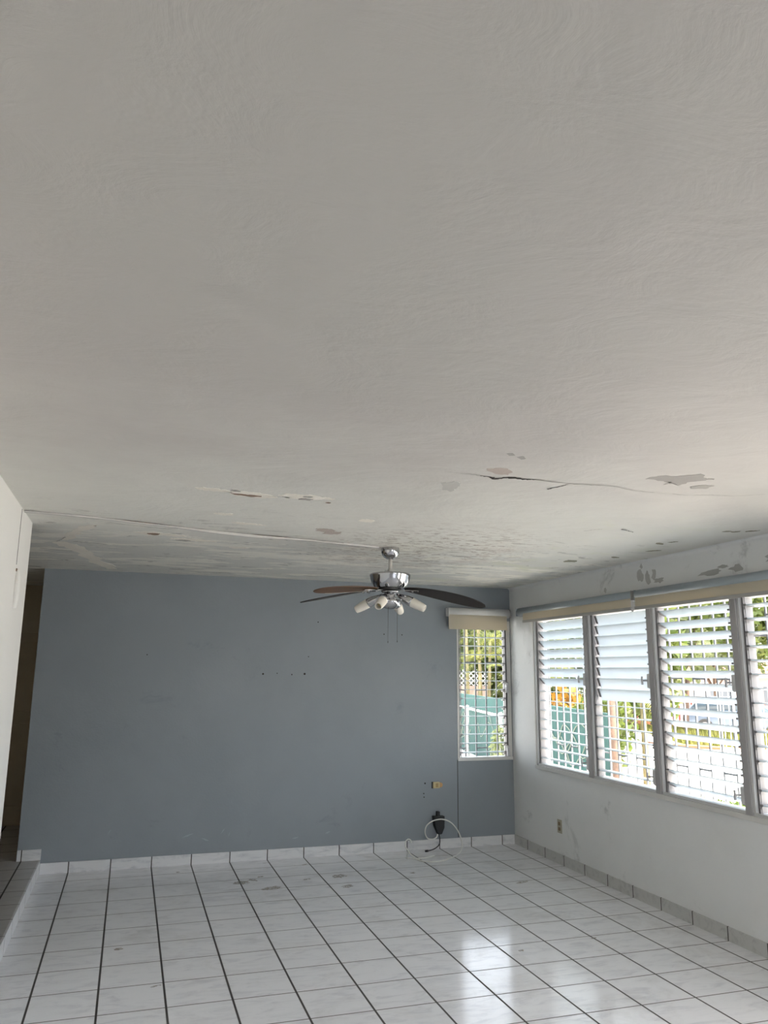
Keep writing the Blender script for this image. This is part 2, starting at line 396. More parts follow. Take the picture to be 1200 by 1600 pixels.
poly('peeled_patch', [(1.768,-1.147),(1.812,-1.178),(1.855,-1.178),(1.896,-1.139),(1.902,-1.085),(1.845,-1.081),(1.788,-1.116)], H, 'patchp', ceiling, .006)
M['faint'] = paint('thin_paint', (.56,.55,.52), None, .8, .3)
poly('peeled_patch', [(1.681,-.84),(1.726,-.893),(1.768,-.872),(1.792,-.773),(1.788,-.691),(1.73,-.737)], H, 'faint', ceiling, .008)
poly('peeled_patch', [(1.743,-1.385),(1.762,-1.401),(1.787,-1.377),(1.766,-1.365)], H, 'patch', ceiling, .002)
poly('peeled_patch', [(1.807,-1.351),(1.821,-1.375),(1.85,-1.348),(1.839,-1.329)], H, 'patch', ceiling, .002)
crack('crack', [(1.79,-1.035),(1.85,-1.02),(1.883,-1.003),(1.924,-1.041),(2.015,-1.039),(2.06,-1.05)], lambda t: .011*math.sin(PI*t)+.002, H, 'grout', ceiling)
crack('crack', [(1.617,-1.044),(1.705,-1.042),(1.79,-1.035)], lambda t: .003*t+.001, H, 'patch', ceiling)
crack('crack', [(2.06,-1.05),(2.217,-1.034),(2.335,-1.046),(2.456,-1.058),(2.577,-1.024),(2.722,-1.01)], lambda t: .0045*(1-t)+.0015, H, 'patch', ceiling)
crack('crack', [(2.20,-.90),(2.224,-.96),(2.242,-1.018)], lambda t: .004, H, 'grout', ceiling)
crack('crack', [(2.815,-1.023),(2.903,-1.021),(2.993,-1.061),(3.115,-1.084),(3.239,-1.164)], lambda t: .003, H, 'patch', ceiling)
crack('crack', [(2.973,.006),(3.004,-.06),(3.04,-.085)], lambda t: .003, H, 'patch', ceiling)
crack('crack', [(3.149,-.126),(3.213,-.095),(3.274,-.063)], lambda t: .004, H, 'grout', ceiling)
M['mold'] = paint('mildew', (.24,.24,.18), (.34,.33,.25), .9, .3)
for (x, y, rx, ry, mm) in [(3.79,-.28,.03,.02,'mold'),(3.85,-.29,.035,.018,'mold'),(3.92,-.34,.04,.014,'mold'),(3.71,.25,.02,.04,'mold'),(3.75,.16,.03,.015,'mold'),(3.86,.53,.05,.02,'mold'),(3.80,.9,.03,.05,'mold'),(3.6,1.2,.05,.06,'mold'),
                       (.875,-.28,.075,.022,'brown'),(.80,-.36,.025,.012,'patch'),(1.155,-.29,.04,.02,'patch'),(1.16,-.35,.03,.012,'patch'),(.455,1.06,.035,.035,'brown'),(.66,1.25,.05,.025,'patch'),(1.29,-.25,.012,.01,'brown')]:
    if mm != 'mold':
        poly('peeled_patch', blob(x, y, rx, ry, .1), H-.0022 if mm != 'patch' or True else H, mm, ceiling, .004)
    else: poly('mildew_patch', blob(x, y, rx, ry, -.9), H, mm, ceiling, .006)
for (x, y, rx, ry, mm) in [(.69,-.34,.07,.028,'flake'),(.89,-.29,.12,.05,'flake'),(1.155,-.33,.14,.045,'flake'),(.5,1.06,.20,.055,'flake'),(1.47,.55,.06,.05,'patchp'),(1.53,.63,.05,.05,'patchp'),(1.62,.16,.05,.04,'flake'),(.82,.25,.05,.03,'flake'),
                       (.72,1.22,.16,.05,'flake'),(1.05,1.45,.06,.05,'flake'),(1.0,.5,.10,.03,'flake')]:
    poly('filler_patch', blob(x, y, rx, ry, .12, 13, .3), H, mm, ceiling, .012)
# star-shaped repair in the far left corner
for pts in ([(-.13,1.55),(-.10,1.36),(-.04,1.12),(.03,.93),(.12,.86),(.10,.98),(.03,1.12),(-.03,1.30),(-.06,1.47)],
            [(-.20,1.72),(-.12,1.60),(-.05,1.72),(.0,1.95),(.06,2.30),(.14,2.70),(.20,3.05),(.12,3.10),(.02,2.72),(-.03,2.40),(-.08,2.08),(-.14,1.86)],
            ):
    poly('filler_patch', pts, H, 'flake', ceiling, .028)
crack('crack', [(-.17,1.60),(-.13,1.50),(-.10,1.38)], lambda t: .004, H-.002, 'patch', ceiling)
# mildew on the lintel above the long blind
for (y, z, ry, rz) in [(1.02,2.40,.035,.045),(.93,2.37,.03,.06),(.85,2.39,.03,.04),(.80,2.34,.05,.02),(.25,2.335,.12,.02),(.0,2.335,.06,.02),(.12,2.36,.05,.012),(-.3,2.36,.05,.03),(1.5,2.33,.02,.02),(1.0,2.47,.015,.02)]:
    b = nb(); vs = [b.verts.new((XR-.0015, p[0], p[1])) for p in blob(y, z, ry, rz, 0, 14, .4)]; b.faces.new(vs)
    obj('mildew_patch', b, M.setdefault('mold2', paint('wall_mildew', (.46,.46,.44), (.60,.60,.58), .9, .3)), wall_right)

# floor grime
for (x, y, rx, ry) in [(1.429,2.601,.03,.05),(1.335,2.549,.07,.05),(1.535,2.319,.075,.05),(1.503,2.682,.03,.015),(2.126,2.526,.06,.05),(2.111,2.211,.05,.04),(1.852,2.501,.04,.015),(.422,1.26,.03,.02),(1.93,2.98,.04,.01),(1.62,3.13,.03,.008),(2.744,2.456,.03,.02),(.868,3.011,.02,.015),(3.49,1.94,.06,.02),(.62,.62,.03,.01),(2.75,.55,.02,.015),(3.3,.62,.02,.012)]:
    b = nb(); vs = [b.verts.new((p[0], p[1], .0006)) for p in blob(x, y, rx, ry, .3, 14, .25)]; b.faces.new(vs)
    def sm_():
        mt = mat('floor_grime', (.34,.29,.24), .35); q = NB(mt); tp = q.node('ShaderNodeBsdfTransparent'); mx = q.node('ShaderNodeMixShader')
        # ragged soft edge: thickness of the dirt film falls off in noise
        q.link(q.sm(q.noise(45, 5, .7), .38, .62), mx.inputs[0]); q.link(tp.outputs[0], mx.inputs[1]); q.link(q.b.outputs[0], mx.inputs[2]); q.link(mx.outputs[0], q.n['Material Output'].inputs[0]); return mt
    if 'film' not in M: M['film'] = sm_()
    obj('grime_spot', b, 'film', floor)

# ================================================================ WINDOWS
def jalousie(parent, org, du, dn, width, zs, tilts, wid=.098, crank=None):
    """sash in the plane spanned by du (along wall) and z; dn points outdoors; org = inner lower corner of the sash"""
    du = Vector(du); dn = Vector(dn); org = Vector(org); up = Vector((0,0,1))
    sash = bpy.data.objects.new('jalousie_sash', None); C.objects.link(sash); sash.parent = parent
    def bb(b, u0, u1, n0, n1, z0, z1):
        ps = [org + du*u + dn*n + up*(z-org.z) for u in (u0,u1) for n in (n0,n1) for z in (z0,z1)]
        v = [b.verts.new(p) for p in ps]
        for f in ((0,1,3,2),(4,6,7,5),(0,4,5,1),(2,3,7,6),(0,2,6,4),(1,5,7,3)): b.faces.new([v[i] for i in f])
    z0, z1 = zs[-1]-.06, zs[0]+.07
    ch = .034
    b = nb()
    for s in (0, 1):
        u0, u1 = (0, ch) if s == 0 else (width-ch, width)
        bb(b, u0, u0+.004, .01, .085, z0, z1) if s == 0 else bb(b, u1-.004, u1, .01, .085, z0, z1)
        bb(b, u0, u0+ch*.45, .010, .018, z0, z1) if s == 0 else bb(b, u1-ch*.45, u1, .010, .018, z0, z1)
        bb(b, u0+ch*.7, u0+ch*.85, .010, .018, z0, z1) if s == 0 else bb(b, u1-ch*.85, u1-ch*.7, .010, .018, z0, z1)
    obj('side_channel', b, 'alu', sash)
    b = nb(); g = nb()
    for z, t in zip(zs, tilts):
        cn = .055; c, s = math.cos(t), math.sin(t)
        # louvre: inner edge up, outer edge down
        for s0 in (0, 1):
            ua, ub = (ch*.5, ch+.008) if s0 == 0 else (width-ch-.008, width-ch*.5)
            ps = []
            for u in (ua, ub):
                for (n_, h_) in ((-.05,-.007),(.02,-.007),(.02,.007),(-.05,.007)):
                    ps.append(b.verts.new(org + du*u + dn*(cn + n_*c + h_*s) + up*(z-org.z - n_*s + h_*c)))
            for f in ((0,1,2,3),(7,6,5,4),(0,4,5,1),(1,5,6,2),(2,6,7,3),(3,7,4,0)): b.faces.new([ps[i] for i in f])
            u = (ua+ub)/2; bb(b, ua-.006, ua+.006, .004, .04, z-.022, z-.010)
        ps = []
        for u in (ch*.9, width-ch*.9):
            for (n_, h_) in ((-wid/2,-.0034),(wid/2,-.0034),(wid/2,.0034),(-wid/2,.0034)):
                ps.append(g.verts.new(org + du*u + dn*(cn + n_*c + h_*s) + up*(z-org.z - n_*s + h_*c)))
        for f in ((0,1,2,3),(7,6,5,4),(0,4,5,1),(1,5,6,2),(2,6,7,3),(3,7,4,0)): g.faces.new([ps[i] for i in f])
    obj('louver_clips', b, 'alu', sash)
    obj('louver_blades', g, 'glass', sash)
    for (uc, zc) in (crank or []):
        b = nb(); bb(b, uc-.018, uc+.018, -.022, .03, zc-.055, zc+.05)
        hd = obj('crank_operator', b, 'frame', sash, bevel=.006)
        b = nb(); a = org + du*(uc-.012) + dn*(-.02) + up*(zc-org.z); e = a - dn*.035 - du*.012
        rodm(b, a, e, .006, n=10); rodm(b, e - du*.004 + up*.03, e - du*.004 - up*.03, .0075, n=10)
        hh = obj('crank_handle', b, 'handle', hd, smooth=False)
    return sash
LZ = [2.087 - .0872*k for k in range(15)]
def grille_bm(org, du, dn, U0, U1, step, u_first, z0, z1, rungs):
    b = nb(); org = Vector(org); du = Vector(du); dn = Vector(dn); r = .0058
    def bar(u0, u1, za, zb):
        ps = [b.verts.new(org + du*u + dn*n + Vector((0,0,z))) for u in (u0,u1) for n in (0,.013) for z in (za,zb)]
        for f in ((0,1,3,2),(4,6,7,5),(0,4,5,1),(2,3,7,6),(0,2,6,4),(1,5,7,3)): b.faces.new([ps[i] for i in f])
    u = u_first; k = 0
    while u < U1:
        bar(u-r, u+r, z0, z1)
        for z in rungs[k % 2]:
            if u+step < U1+.02: bar(u+r, u+step-r, z-r, z+r)
        u += step; k += 1
    bar(U0, U1, z0, z0+.014); bar(U0, U1, z1-.014, z1)
    return b

# --- long window in the right wall, four sashes
win2 = bpy.data.objects.new('window_2', None); C.objects.link(win2); win2['kind'] = 'structure'
b = nb()
box(b, (XR-.006, WY0, WZ0), (XO-.04, WY0+.025, WZ1)); box(b, (XR-.006, WY1-.022, WZ0), (XO-.06, WY1, WZ1))
box(b, (XR-.006, WY0, WZ1-.025), (XO-.04, WY1, WZ1)); box(b, (XR-.006, WY0, WZ0), (XO-.04, WY1, WZ0+.022))
obj('window_frame', b, 'frame', win2)
b = nb(); box(b, (XR-.020, WY0-.03, WZ0-.030), (XR-.0005, WY1+.028, WZ0+.004)); box(b, (XR-.012, WY1+.002, WZ0), (XR-.0005, WY1+.026, WZ1+.02))
obj('window_ledge', b, 'sill', win2, bevel=.003)
mull = [1.808, .928, .050]
for y in mull:
    b = nb(); box(b, (XR-.022, y-.028, WZ0+.004), (XR+.085, y+.028, WZ1-.026)); obj('mullion', b, 'mullion', win2, bevel=.003)
    b = nb(); box(b, (XR-.012, y-.050, WZ0+.024), (XR+.07, y-.030, WZ1-.026)); obj('sash_stile', b, 'frame', win2)
R_ = math.radians
tA = [R_(47)]*7 + [R_(3)]*8
tB = [R_(72)]*8 + [R_(3)]*7
tC = [R_(27)]*15
tD = [R_(6)]*7 + [R_(1)]*8
edges = [WY1-.022] + [y for y in mull] + [WY0+.025]
for i, tl in enumerate((tA, tB, tC, tD)):
    ya = edges[i] - (0 if i == 0 else .050); yb = edges[i+1] + (.028 if i < 3 else 0)
    cr = [(ya-yb-.015, 1.60), (ya-yb-.015, .91)]
    if i == 3: cr = []
    if i == 0: tl_z = LZ
    jalousie(win2, (XR, ya, 0), (0,-1,0), (1,0,0), ya-yb, LZ, tl, crank=cr)
b = grille_bm((XO-.016, 0, 0), (0,-1,0), (1,0,0), -WY1, -WY0, .1205, -2.695, WZ0, WZ1, ([1.90, 1.30], [2.03, 1.62, 1.00]))
gr = obj('window_grille', b, 'grille'); tag(gr, 'painted steel security grille outside the long four-sash jalousie window', 'window grille')

# --- small window in the back wall
win1 = bpy.data.objects.new('window_1', None); C.objects.link(win1); win1['kind'] = 'structure'
b = nb()
box(b, (SX0, YB-.004, SZ0), (SX0+.018, YB+.10, SZ1)); box(b, (SX1-.030, YB-.004, SZ0), (SX1+.012, YB+.10, SZ1))
box(b, (SX0, YB-.004, SZ1-.02), (SX1, YB+.10, SZ1)); box(b, (SX0, YB-.012, SZ0-.012), (SX1+.015, YB+.10, SZ0+.018))
obj('window_frame', b, 'sill', win1, bevel=.003)
jalousie(win1, (SX0+.018, YB, 0), (1,0,0), (0,1,0), SX1-.030-SX0-.018, LZ, [R_(1)]*15, crank=[(SX1-SX0-.055, 1.50), (SX1-SX0-.055, .88)])
b = grille_bm((0, YB+.13, 0), (1,0,0), (0,1,0), SX0, SX1, .118, SX0+.028, SZ0, SZ1, ([1.47, .90], [1.75]))
gr = obj('window_grille', b, 'grille'); tag(gr, 'thin painted steel grille outside the small corner window', 'window grille')

# ---------------------------------------------------------------- roller blinds
def roller(name, a, b_, dn, label, mt, hang=.105, fw=(.012,.012), zt=2.283, dark_end=False, R=.043):
    a = Vector(a); b_ = Vector(b_); dn = Vector(dn); d = (b_-a).normalized()
    t = thing(name, label, 'roller blind', (a+b_)/2, 'roller blinds over the windows'); O = (a+b_)/2
    c0 = a + dn*.050; c1 = b_ + dn*.050; zc = zt-R
    bm = nb(); rodm(bm, (c0.x, c0.y, zc), (c1.x, c1.y, zc), R, n=24); o = obj('roller_tube', bm, mt, t, smooth=False)
    o.location = -O
    for p in o.data.polygons: p.use_smooth = len(p.vertices) == 4
    def slab(u0, u1, n0, n1, z0, z1, nm, mm):
        bm = nb(); A = a + d*u0; B = b_ - d*u1
        ps = [bm.verts.new((P.x+dn.x*n, P.y+dn.y*n, z)) for P in (A, B) for n in (n0, n1) for z in (z0, z1)]
        for f in ((0,1,3,2),(4,6,7,5),(0,4,5,1),(2,3,7,6),(0,2,6,4),(1,5,7,3)): bm.faces.new([ps[i] for i in f])
        o = obj(nm, bm, mm, t); o.location = -O
    slab(fw[0], fw[1], .083, .088, zt-2*R-hang+.02, zt-R, 'blind_fabric', 'fabric')
    slab(fw[0], fw[1], .078, .094, zt-2*R-hang, zt-2*R-hang+.024, 'bottom_rail', 'rail' if mt == 'tube' else 'fabric')
    slab(-.006, (b_-a).length-0, .012, .092, zt-2*R+.004, zt-.004, 'end_bracket', 'tubew' if mt != 'tube' else 'tube')
    slab((b_-a).length, -.006, .012, .092, zt-2*R+.004, zt-.004, 'end_bracket', 'rail')
    return t
roller('roller_blind', (XR, 2.925, 0), (XR, 1.035, 0), (-1,0,0), 'rolled blue-grey blind over the left half of the long window', 'tube', .068, (.13,.0))
roller('roller_blind', (XR, .985, 0), (XR, -.95, 0), (-1,0,0), 'rolled blue-grey blind over the right half of the long window', 'tube', .068, (.0,.0))
roller('roller_blind', (3.385, YB, 0), (4.060, YB, 0), (0,-1,0), 'short cream roller blind with white tube over the small corner window', 'tubew', .125, (-.004,.035), 2.288, R=.046)
t = thing('blind_bracket', 'small white metal clip joining the two long blinds', 'bracket', (XR, 1.01, 2.2))
b = nb(); box(b, (-.10, -.013, -.085), (-.094, .013, .0)); box(b, (-.10,-.013,-.002), (-.0,.013,.004)); obj('clip', b, 'tubew', t, bevel=.002)
b = nb(); rodm(b, (-.100,0,-.055), (-.108,0,-.055), .007, n=10); obj('screw', b, 'frame', t)

# ================================================================ CEILING FAN
FX, FY = 2.068, 1.073
fan = thing('ceiling_fan', 'chrome ceiling fan with dark drooping blades and four lamp holders', 'ceiling fan', (FX, FY, H))
rt = Vector((.950,-.313,0)); tw = Vector((-.313,-.950,0))
def fo(name, bm, m, parent=fan, smooth=True): return obj(name, bm, m, parent, smooth)
b = nb(); lathe(b, [(0,0),(.062,-.0005),(.066,-.006),(.066,-.022),(.064,-.036),(.056,-.056),(.042,-.070),(.024,-.080),(.016,-.083),(0,-.083)], 32); fo('canopy', b, 'chrome')
b = nb(); rodm(b, (0,0,-.078), (0,0,-.19), .0135, n=16); fo('down_rod', b, 'rod')
b = nb(); rodm(b, (0,0,-.155), (0,0,-.19), .019, n=16); rodm(b, -rt*.035+Vector((0,0,-.165)), rt*.03+Vector((0,0,-.165)), .003, n=8); rodm(b, -rt*.038+Vector((0,0,-.165)), -rt*.032+Vector((0,0,-.165)), .007, n=8); fo('rod_coupling', b, 'rod', smooth=False)
b = nb(); lathe(b, [(0,-.184),(.10,-.184),(.138,-.186),(.1445,-.191),(.1445,-.197),(.142,-.205),(.138,-.225),(.130,-.250),(.118,-.272),(.105,-.284),(.09,-.288),(0,-.288)], 48); fo('motor_housing', b, 'chrome')
b = nb(); lathe(b, [(0,-.288),(.082,-.288),(.082,-.302),(0,-.302)], 36); fo('flywheel', b, 'blackm', smooth=False)
b = nb(); lathe(b, [(0,-.300),(.055,-.301),(.062,-.306),(.064,-.312),(.058,-.318),(.048,-.320),(0,-.320)], 36); fo('lower_plate', b, 'chrome')
b = nb(); lathe(b, [(0,-.318),(.038,-.318),(.040,-.35),(.038,-.362),(.066,-.366),(.0745,-.372),(.0745,-.384),(.068,-.402),(.052,-.419),(.030,-.430),(.010,-.434),(0,-.434)], 36); fo('switch_housing', b, 'chrome')
# four lamp holders
for a in (18, 108, 198, 288):
    A = math.radians(a); d = rt*math.cos(A) + tw*math.sin(A); e = 35 if a in (18,198) else 48
    drop = math.tan(math.radians(28)); ax = (d + Vector((0,0,-.50))).normalized()
    p0 = d*.055 + Vector((0,0,-.335)); 
    b = nb(); lathe(b, [(0,-.01),(.012,0),(.016,.02),(.024,.045),(.031,.075),(.034,.105),(.034,.118),(.030,.119)], 24, p0, ax); cup = fo('lamp_holder', b, 'chrome')
    q0 = p0 + ax*.116
    b = nb(); lathe(b, [(.033,0),(.0335,.01),(.032,.05),(.028,.088),(.025,.104),(.021,.106),(.019,.090),(.024,.03),(.024,.002)], 24, q0, ax); fo('lamp_sleeve', b, 'opal', cup)
    b = nb(); lathe(b, [(0,.058),(.012,.060),(.018,.064),(.018,.02),(0,.018)], 16, q0, ax); fo('socket', b, 'yellow_plastic', cup)
# blades: (right, toward) direction of tip, tip drop, length, pitch
def blade(dr, dt, ztip, L, pitch, m, width=.125, edge=None):
    d = (rt*dr + tw*dt).normalized(); s = Vector((0,0,1)).cross(d)       # across the blade
    n = 22; rows = []
    b = nb()
    for i in range(n+1):
        t = i/n; x = .105 + (L-.105)*t; z = -.297 + (ztip+.297)*(t**1.25)
        wv = width*.5*(.34 + .66*math.sin(min(1, t/.62)*PI/2)) if t < .62 else width*.5*math.sqrt(max(0, 1-((t-.62)/.385)**2.4))
        wv = max(wv, .004); cp, sp = math.cos(pitch), math.sin(pitch)
        ring = []
        for (u, h) in ((-1,-.003),(1,-.003),(1,.003),(-1,.003)):
            ring.append(b.verts.new(d*x + s*(u*wv*cp) + Vector((0,0,z + u*wv*sp + h))))
        rows.append(ring)
    for A_, B_ in zip(rows, rows[1:]):
        for k in range(4): b.faces.new((A_[k], A_[(k+1)%4], B_[(k+1)%4], B_[k]))
    b.faces.new(rows[0]); b.faces.new(rows[-1][::-1])
    bl = fo('blade', b, m, smooth=False)
    b = nb(); 
    ps = [d*.05+Vector((0,0,-.296)), d*.10+Vector((0,0,-.303)), d*.15+Vector((0,0,-.305)), d*.21+Vector((0,0,-.309))]
    for k in range(3):
        a0, a1 = ps[k], ps[k+1]; wd = (.018,.014,.028,.022)
        q = [b.verts.new(a0+s*wd[k]), b.verts.new(a0-s*wd[k]), b.verts.new(a1-s*wd[k+1]), b.verts.new(a1+s*wd[k+1])]
        q2 = [b.verts.new(v.co+Vector((0,0,-.004))) for v in q]
        for f in ((0,1,2,3),(7,6,5,4),(0,4,5,1),(1,5,6,2),(2,6,7,3),(3,7,4,0)): b.faces.new([(q+q2)[i] for i in f])
    for xx, ss in ((.16,.015),(.16,-.015),(.20,0)): rodm(b, d*xx+s*ss+Vector((0,0,-.310)), d*xx+s*ss+Vector((0,0,-.318)), .006, n=8)
    obj('blade_bracket', b, 'chrome', bl)
    if edge:  # pale strip standing in for a reflection along the blade
        b = nb(); cp, sp = math.cos(pitch), math.sin(pitch); pts = []
        for i in range(1, n):
            t = i/n; x = .105 + (L-.105)*t; z = -.297 + (ztip+.297)*(t**1.25)
            wv = width*.5*(.34 + .66*math.sin(min(1, t/.62)*PI/2)) if t < .62 else width*.5*math.sqrt(max(0, 1-((t-.62)/.385)**2.4))
            pts.append(d*x + s*(edge*wv*cp) + Vector((0,0,z + edge*wv*sp - .001)))
        tube(b, pts[:-4], .0035, 6); e_ = obj('edge_glint', b, 'blade_glint', bl); e_['label'] = 'pale strip painting a reflection on the edge of the brown blade'
    return bl
blade(.97, .22, -.418, .665, math.radians(-24), 'blade', .14)
blade(-.86, .50, -.338, .585, math.radians(15), 'bladeb', edge=-1)
blade(-.95, -.32, -.372, .685, math.radians(-4), 'blade', .105)
for sx, zt in ((-.012, -.655), (.052, -.650)):
    b = nb(); p = rt*sx + tw*.03; rodm(b, p+Vector((0,0,-.42)), p+Vector((0,0,zt)), .0013, n=6); rodm(b, p+Vector((0,0,zt)), p+Vector((0,0,zt-.012)), .0028, n=8); fo('pull_chain', b, 'chain')

# ---------------------------------------------------------------- cable strip on ceiling and wall
path = [(XL+.004,.535),(.07,.585),(.389,.675),(.675,.765),(.95,.84),(1.341,.905),(1.705,.995),(1.975,1.065)]
P = spline([(x,y,0) for x,y in path], 6); b = nb(); prev = None
for i, p in enumerate(P):
    d = (P[min(i+1,len(P)-1)]-P[max(i-1,0)]).normalized(); nn = Vector((-d.y,d.x,0)); sg = .010*math.sin(PI*max(0,min(1,(p.x-.55)/.9)))
    ring = [b.verts.new((p.x+nn.x*u, p.y+nn.y*u, H+h-sg*(h<0))) for u, h in ((-.016,.0005),(-.013,-.010),(.013,-.010),(.016,.0005))]
    if prev:
        for k in range(4): b.faces.new((prev[k], prev[(k+1)%4], ring[(k+1)%4], ring[k]))
    else: b.faces.new(ring)
    prev = ring
b.faces.new(prev[::-1])
cs = obj('cable_cover', b, M.setdefault('cc', paint('cable_cover_paint', (.64,.63,.60), None, .6, .1))); tag(cs, 'painted cable strip across the ceiling from left wall to fan', 'cable cover')
crack('gap', [(x-.003,y-.022) for x,y in path[:-1]], lambda t: .0038, H-.001, 'grout', cs, jag=.003)
crack('gap', [(.389,.652),(.5,.69),(.60,.745),(.66,.80)], lambda t: .004, H-.0025, 'grout', cs, jag=.002)
crack('gap', [(1.05,.835),(1.15,.852),(1.25,.865),(1.33,.88)], lambda t: .007*math.sin(PI*t)+.002, H-.0028, 'brown', cs, jag=.003)
crack('gap', [(.27,.62),(.389,.652),(.47,.68)], lambda t: .006*math.sin(PI*t)+.002, H-.0028, 'brown', cs, jag=.003)
bx('crack', (XL-.002, .459, 2.20), (XL+.0012, .465, 2.505), 'grout', wall_left)
b = nb()
for sgn in (0,):
    pts = [(XL+.002, .50, 2.17), (XL+.010, .485, 2.13), (XL+.012, .48, 2.07), (XL+.008, .49, 2.01), (XL+.001, .50, 1.97)]
    tube(b, spline(pts, 5), .016, 10)
o = obj('conduit_stub', b, 'white_wall', wall_left, smooth=True)
bx('crack', (XL-.001, .465, 2.165), (XL+.004, .515, 2.180), 'brown', wall_left)

# ================================================================ OUTLETS, CABLES
t = thing('wall_outlet', 'broken yellowed outlet without cover plate on the blue-grey wall', 'outlet', (3.275, YB, .578))
bx('outlet_body', (-.040,-.020,-.029), (.028,-.0005,.029), 'yellow_plastic', t, bevel=.004)
bx('outlet_socket', (-.018,-.024,-.018), (.010,-.019,.018), M.setdefault('tan', mat('tan_plastic', (.42,.30,.13), .5)), t, bevel=.003)
b = nb(); rodm(b, (.036,-.018,0), (.036,-.0005,0), .022, n=18); obj('cover_remnant', b, M.setdefault('orange', mat('orange_plastic', (.62,.36,.16), .5)), t, bevel=.002)
bx('back_box', (-.052,-.006,-.030), (-.041,-.0005,.030), 'black', t)
t = thing('wall_outlet', 'beige duplex outlet low on the pale wall under the long window', 'outlet', (XR, 2.374, .316))
bx('cover_plate', (-.007,-.036,-.057), (-.0005,.036,.057), 'beige_plastic', t, bevel=.003)
M['outbrown'] = mat('brown_socket', (.22,.15,.08), .5)
for zz in (.022, -.022):
    b = nb(); box(b, (-.010,-.016,zz-.014), (-.006,.016,zz+.014)); s = obj('socket', b, 'outbrown', t, bevel=.004)
# black adapter
t = thing('power_adapter', 'black power adapter plugged into the blue-grey wall above the white cable', 'adapter', (3.276, YB, .135))
b = nb(); prof = [(-.055,.165),(.058,.165),(.056,.060),(.030,.004),(-.006,.0),(-.040,.075)]
A_ = [b.verts.new((x,-.062,z)) for x,z in prof]; B_ = [b.verts.new((x,-.002,z)) for x,z in prof]
b.faces.new(A_); b.faces.new(B_[::-1])
for i in range(6): b.faces.new((A_[i], B_[i], B_[(i+1)%6], A_[(i+1)%6]))
obj('adapter_body', b, 'black', t, bevel=.006)
bx('plug', (-.014,-.045,.160), (.016,-.004,.205), 'black', t, bevel=.004)
b = nb(); tube(b, spline([(.008,-.03,.004),(.016,-.035,-.045),(.0,-.06,-.085),(-.05,-.09,-.110),(-.11,-.11,-.122),(-.135,-.115,-.124)], 6), .0045, 8); rodm(b, (-.135,-.115,-.124), (-.165,-.12,-.124), .009, n=10)
obj('short_lead', b, 'black', t, smooth=True)
# white cable
pts = [(3.262,3.19,.140),(3.245,3.185,.112),(3.20,3.18,.100),(3.150,3.17,.115),(3.122,3.16,.165),(3.130,3.16,.215),(3.165,3.16,.250),(3.222,3.16,.272),(3.298,3.16,.277),(3.375,3.155,.250),(3.432,3.13,.190),(3.455,3.09,.120),(3.440,3.02,.060),(3.385,2.95,.018),(3.29,2.87,.006),(3.164,2.777,.006),(3.07,2.745,.006),(3.0,2.76,.006),(2.945,2.82,.006),(2.925,2.90,.012),(2.895,2.96,.045),(2.872,3.0,.090),(2.875,3.01,.130),(2.900,3.01,.150),(2.925,3.01,.138),(2.93,3.01,.115)]
b = nb(); tube(b, spline(pts, 6), .0058, 8); cb = obj('white_cable', b, 'cable', smooth=True)
tag(cb, 'looped white cable standing up from the tiles against the blue-grey wall', 'cable')
b = nb(); tube(b, spline([(2.93,3.10,.006),(2.89,3.0,.006),(2.862,2.945,.006),(2.90,2.93,.006),(2.944,2.889,.006),(3.03,2.90,.006),(3.135,2.955,.006)], 6), .0058, 8); cb = obj('white_cable', b, 'cable', smooth=True)
tag(cb, 'short loose piece of white cable lying flat on the tiles', 'cable')

# ================================================================ OUTDOORS
def noisy(name, a, b_, sc, rough=.9, sc2=None):
    mt = mat(name, a, rough); q = NB(mt); c = q.mix(q.sm(q.noise(sc, 6, .6), .35, .65), a, b_); q.color(c); return mt
M['concrete'] = noisy('yard_concrete', (.70,.65,.57), (.62,.57,.50), 1.2)
M['asphalt'] = noisy('street', (.50,.47,.45), (.44,.42,.40), .8)
M['grass'] = noisy('dry_grass', (.17,.15,.035), (.12,.14,.025), 3)
M['lawn'] = noisy('lawn_green', (.09,.15,.02), (.13,.17,.03), 6)
M['teal'] = noisy('teal_paint', (.008,.056,.046), (.007,.044,.038), 2.2)
M['beigew'] = noisy('beige_block', (.20,.15,.12), (.17,.13,.10), 3)
M['whiteb'] = mat('white_block', (.45,.43,.40), .8)
M['brick'] = noisy('orange_brick', (.28,.12,.06), (.22,.10,.05), 5)
M['trunk'] = noisy('trunk_bark', (.16,.10,.07), (.09,.06,.045), 9)
M['palm_trunk'] = noisy('palm_trunk', (.20,.17,.09), (.13,.11,.05), 7)
M['pole'] = mat('galvanised_steel', (.45,.47,.45), .4, .3)
def leafm(name, a, b_, tr=.45):
    mt = bpy.data.materials.new(name); mt.use_nodes = True; q = NB(mt); q.b.inputs['Roughness'].default_value = .5
    oi = q.noise(2.2, 3); c = q.mix(q.sm(oi, .35, .65), a, b_); q.color(c)
    t_ = q.node('ShaderNodeBsdfTranslucent'); q.link(c, t_.inputs[0]); mx = q.node('ShaderNodeMixShader'); mx.inputs[0].default_value = tr
    q.link(q.b.outputs[0], mx.inputs[1]); q.link(t_.outputs[0], mx.inputs[2]); q.link(mx.outputs[0], q.n['Material Output'].inputs[0]); return mt
M['frond'] = leafm('palm_frond', (.20,.20,.035), (.05,.08,.015))
M['frondy'] = leafm('yellow_frond', (.30,.26,.08), (.18,.18,.05))
M['leaf'] = leafm('tree_leaf', (.075,.11,.02), (.14,.16,.04))
M['leafp'] = leafm('pale_leaf', (.14,.17,.07), (.20,.22,.11))
M['croton'] = leafm('croton_leaf', (.30,.13,.02), (.26,.18,.03))
M['redfl'] = leafm('red_flower', (.40,.03,.05), (.40,.12,.12), .2)
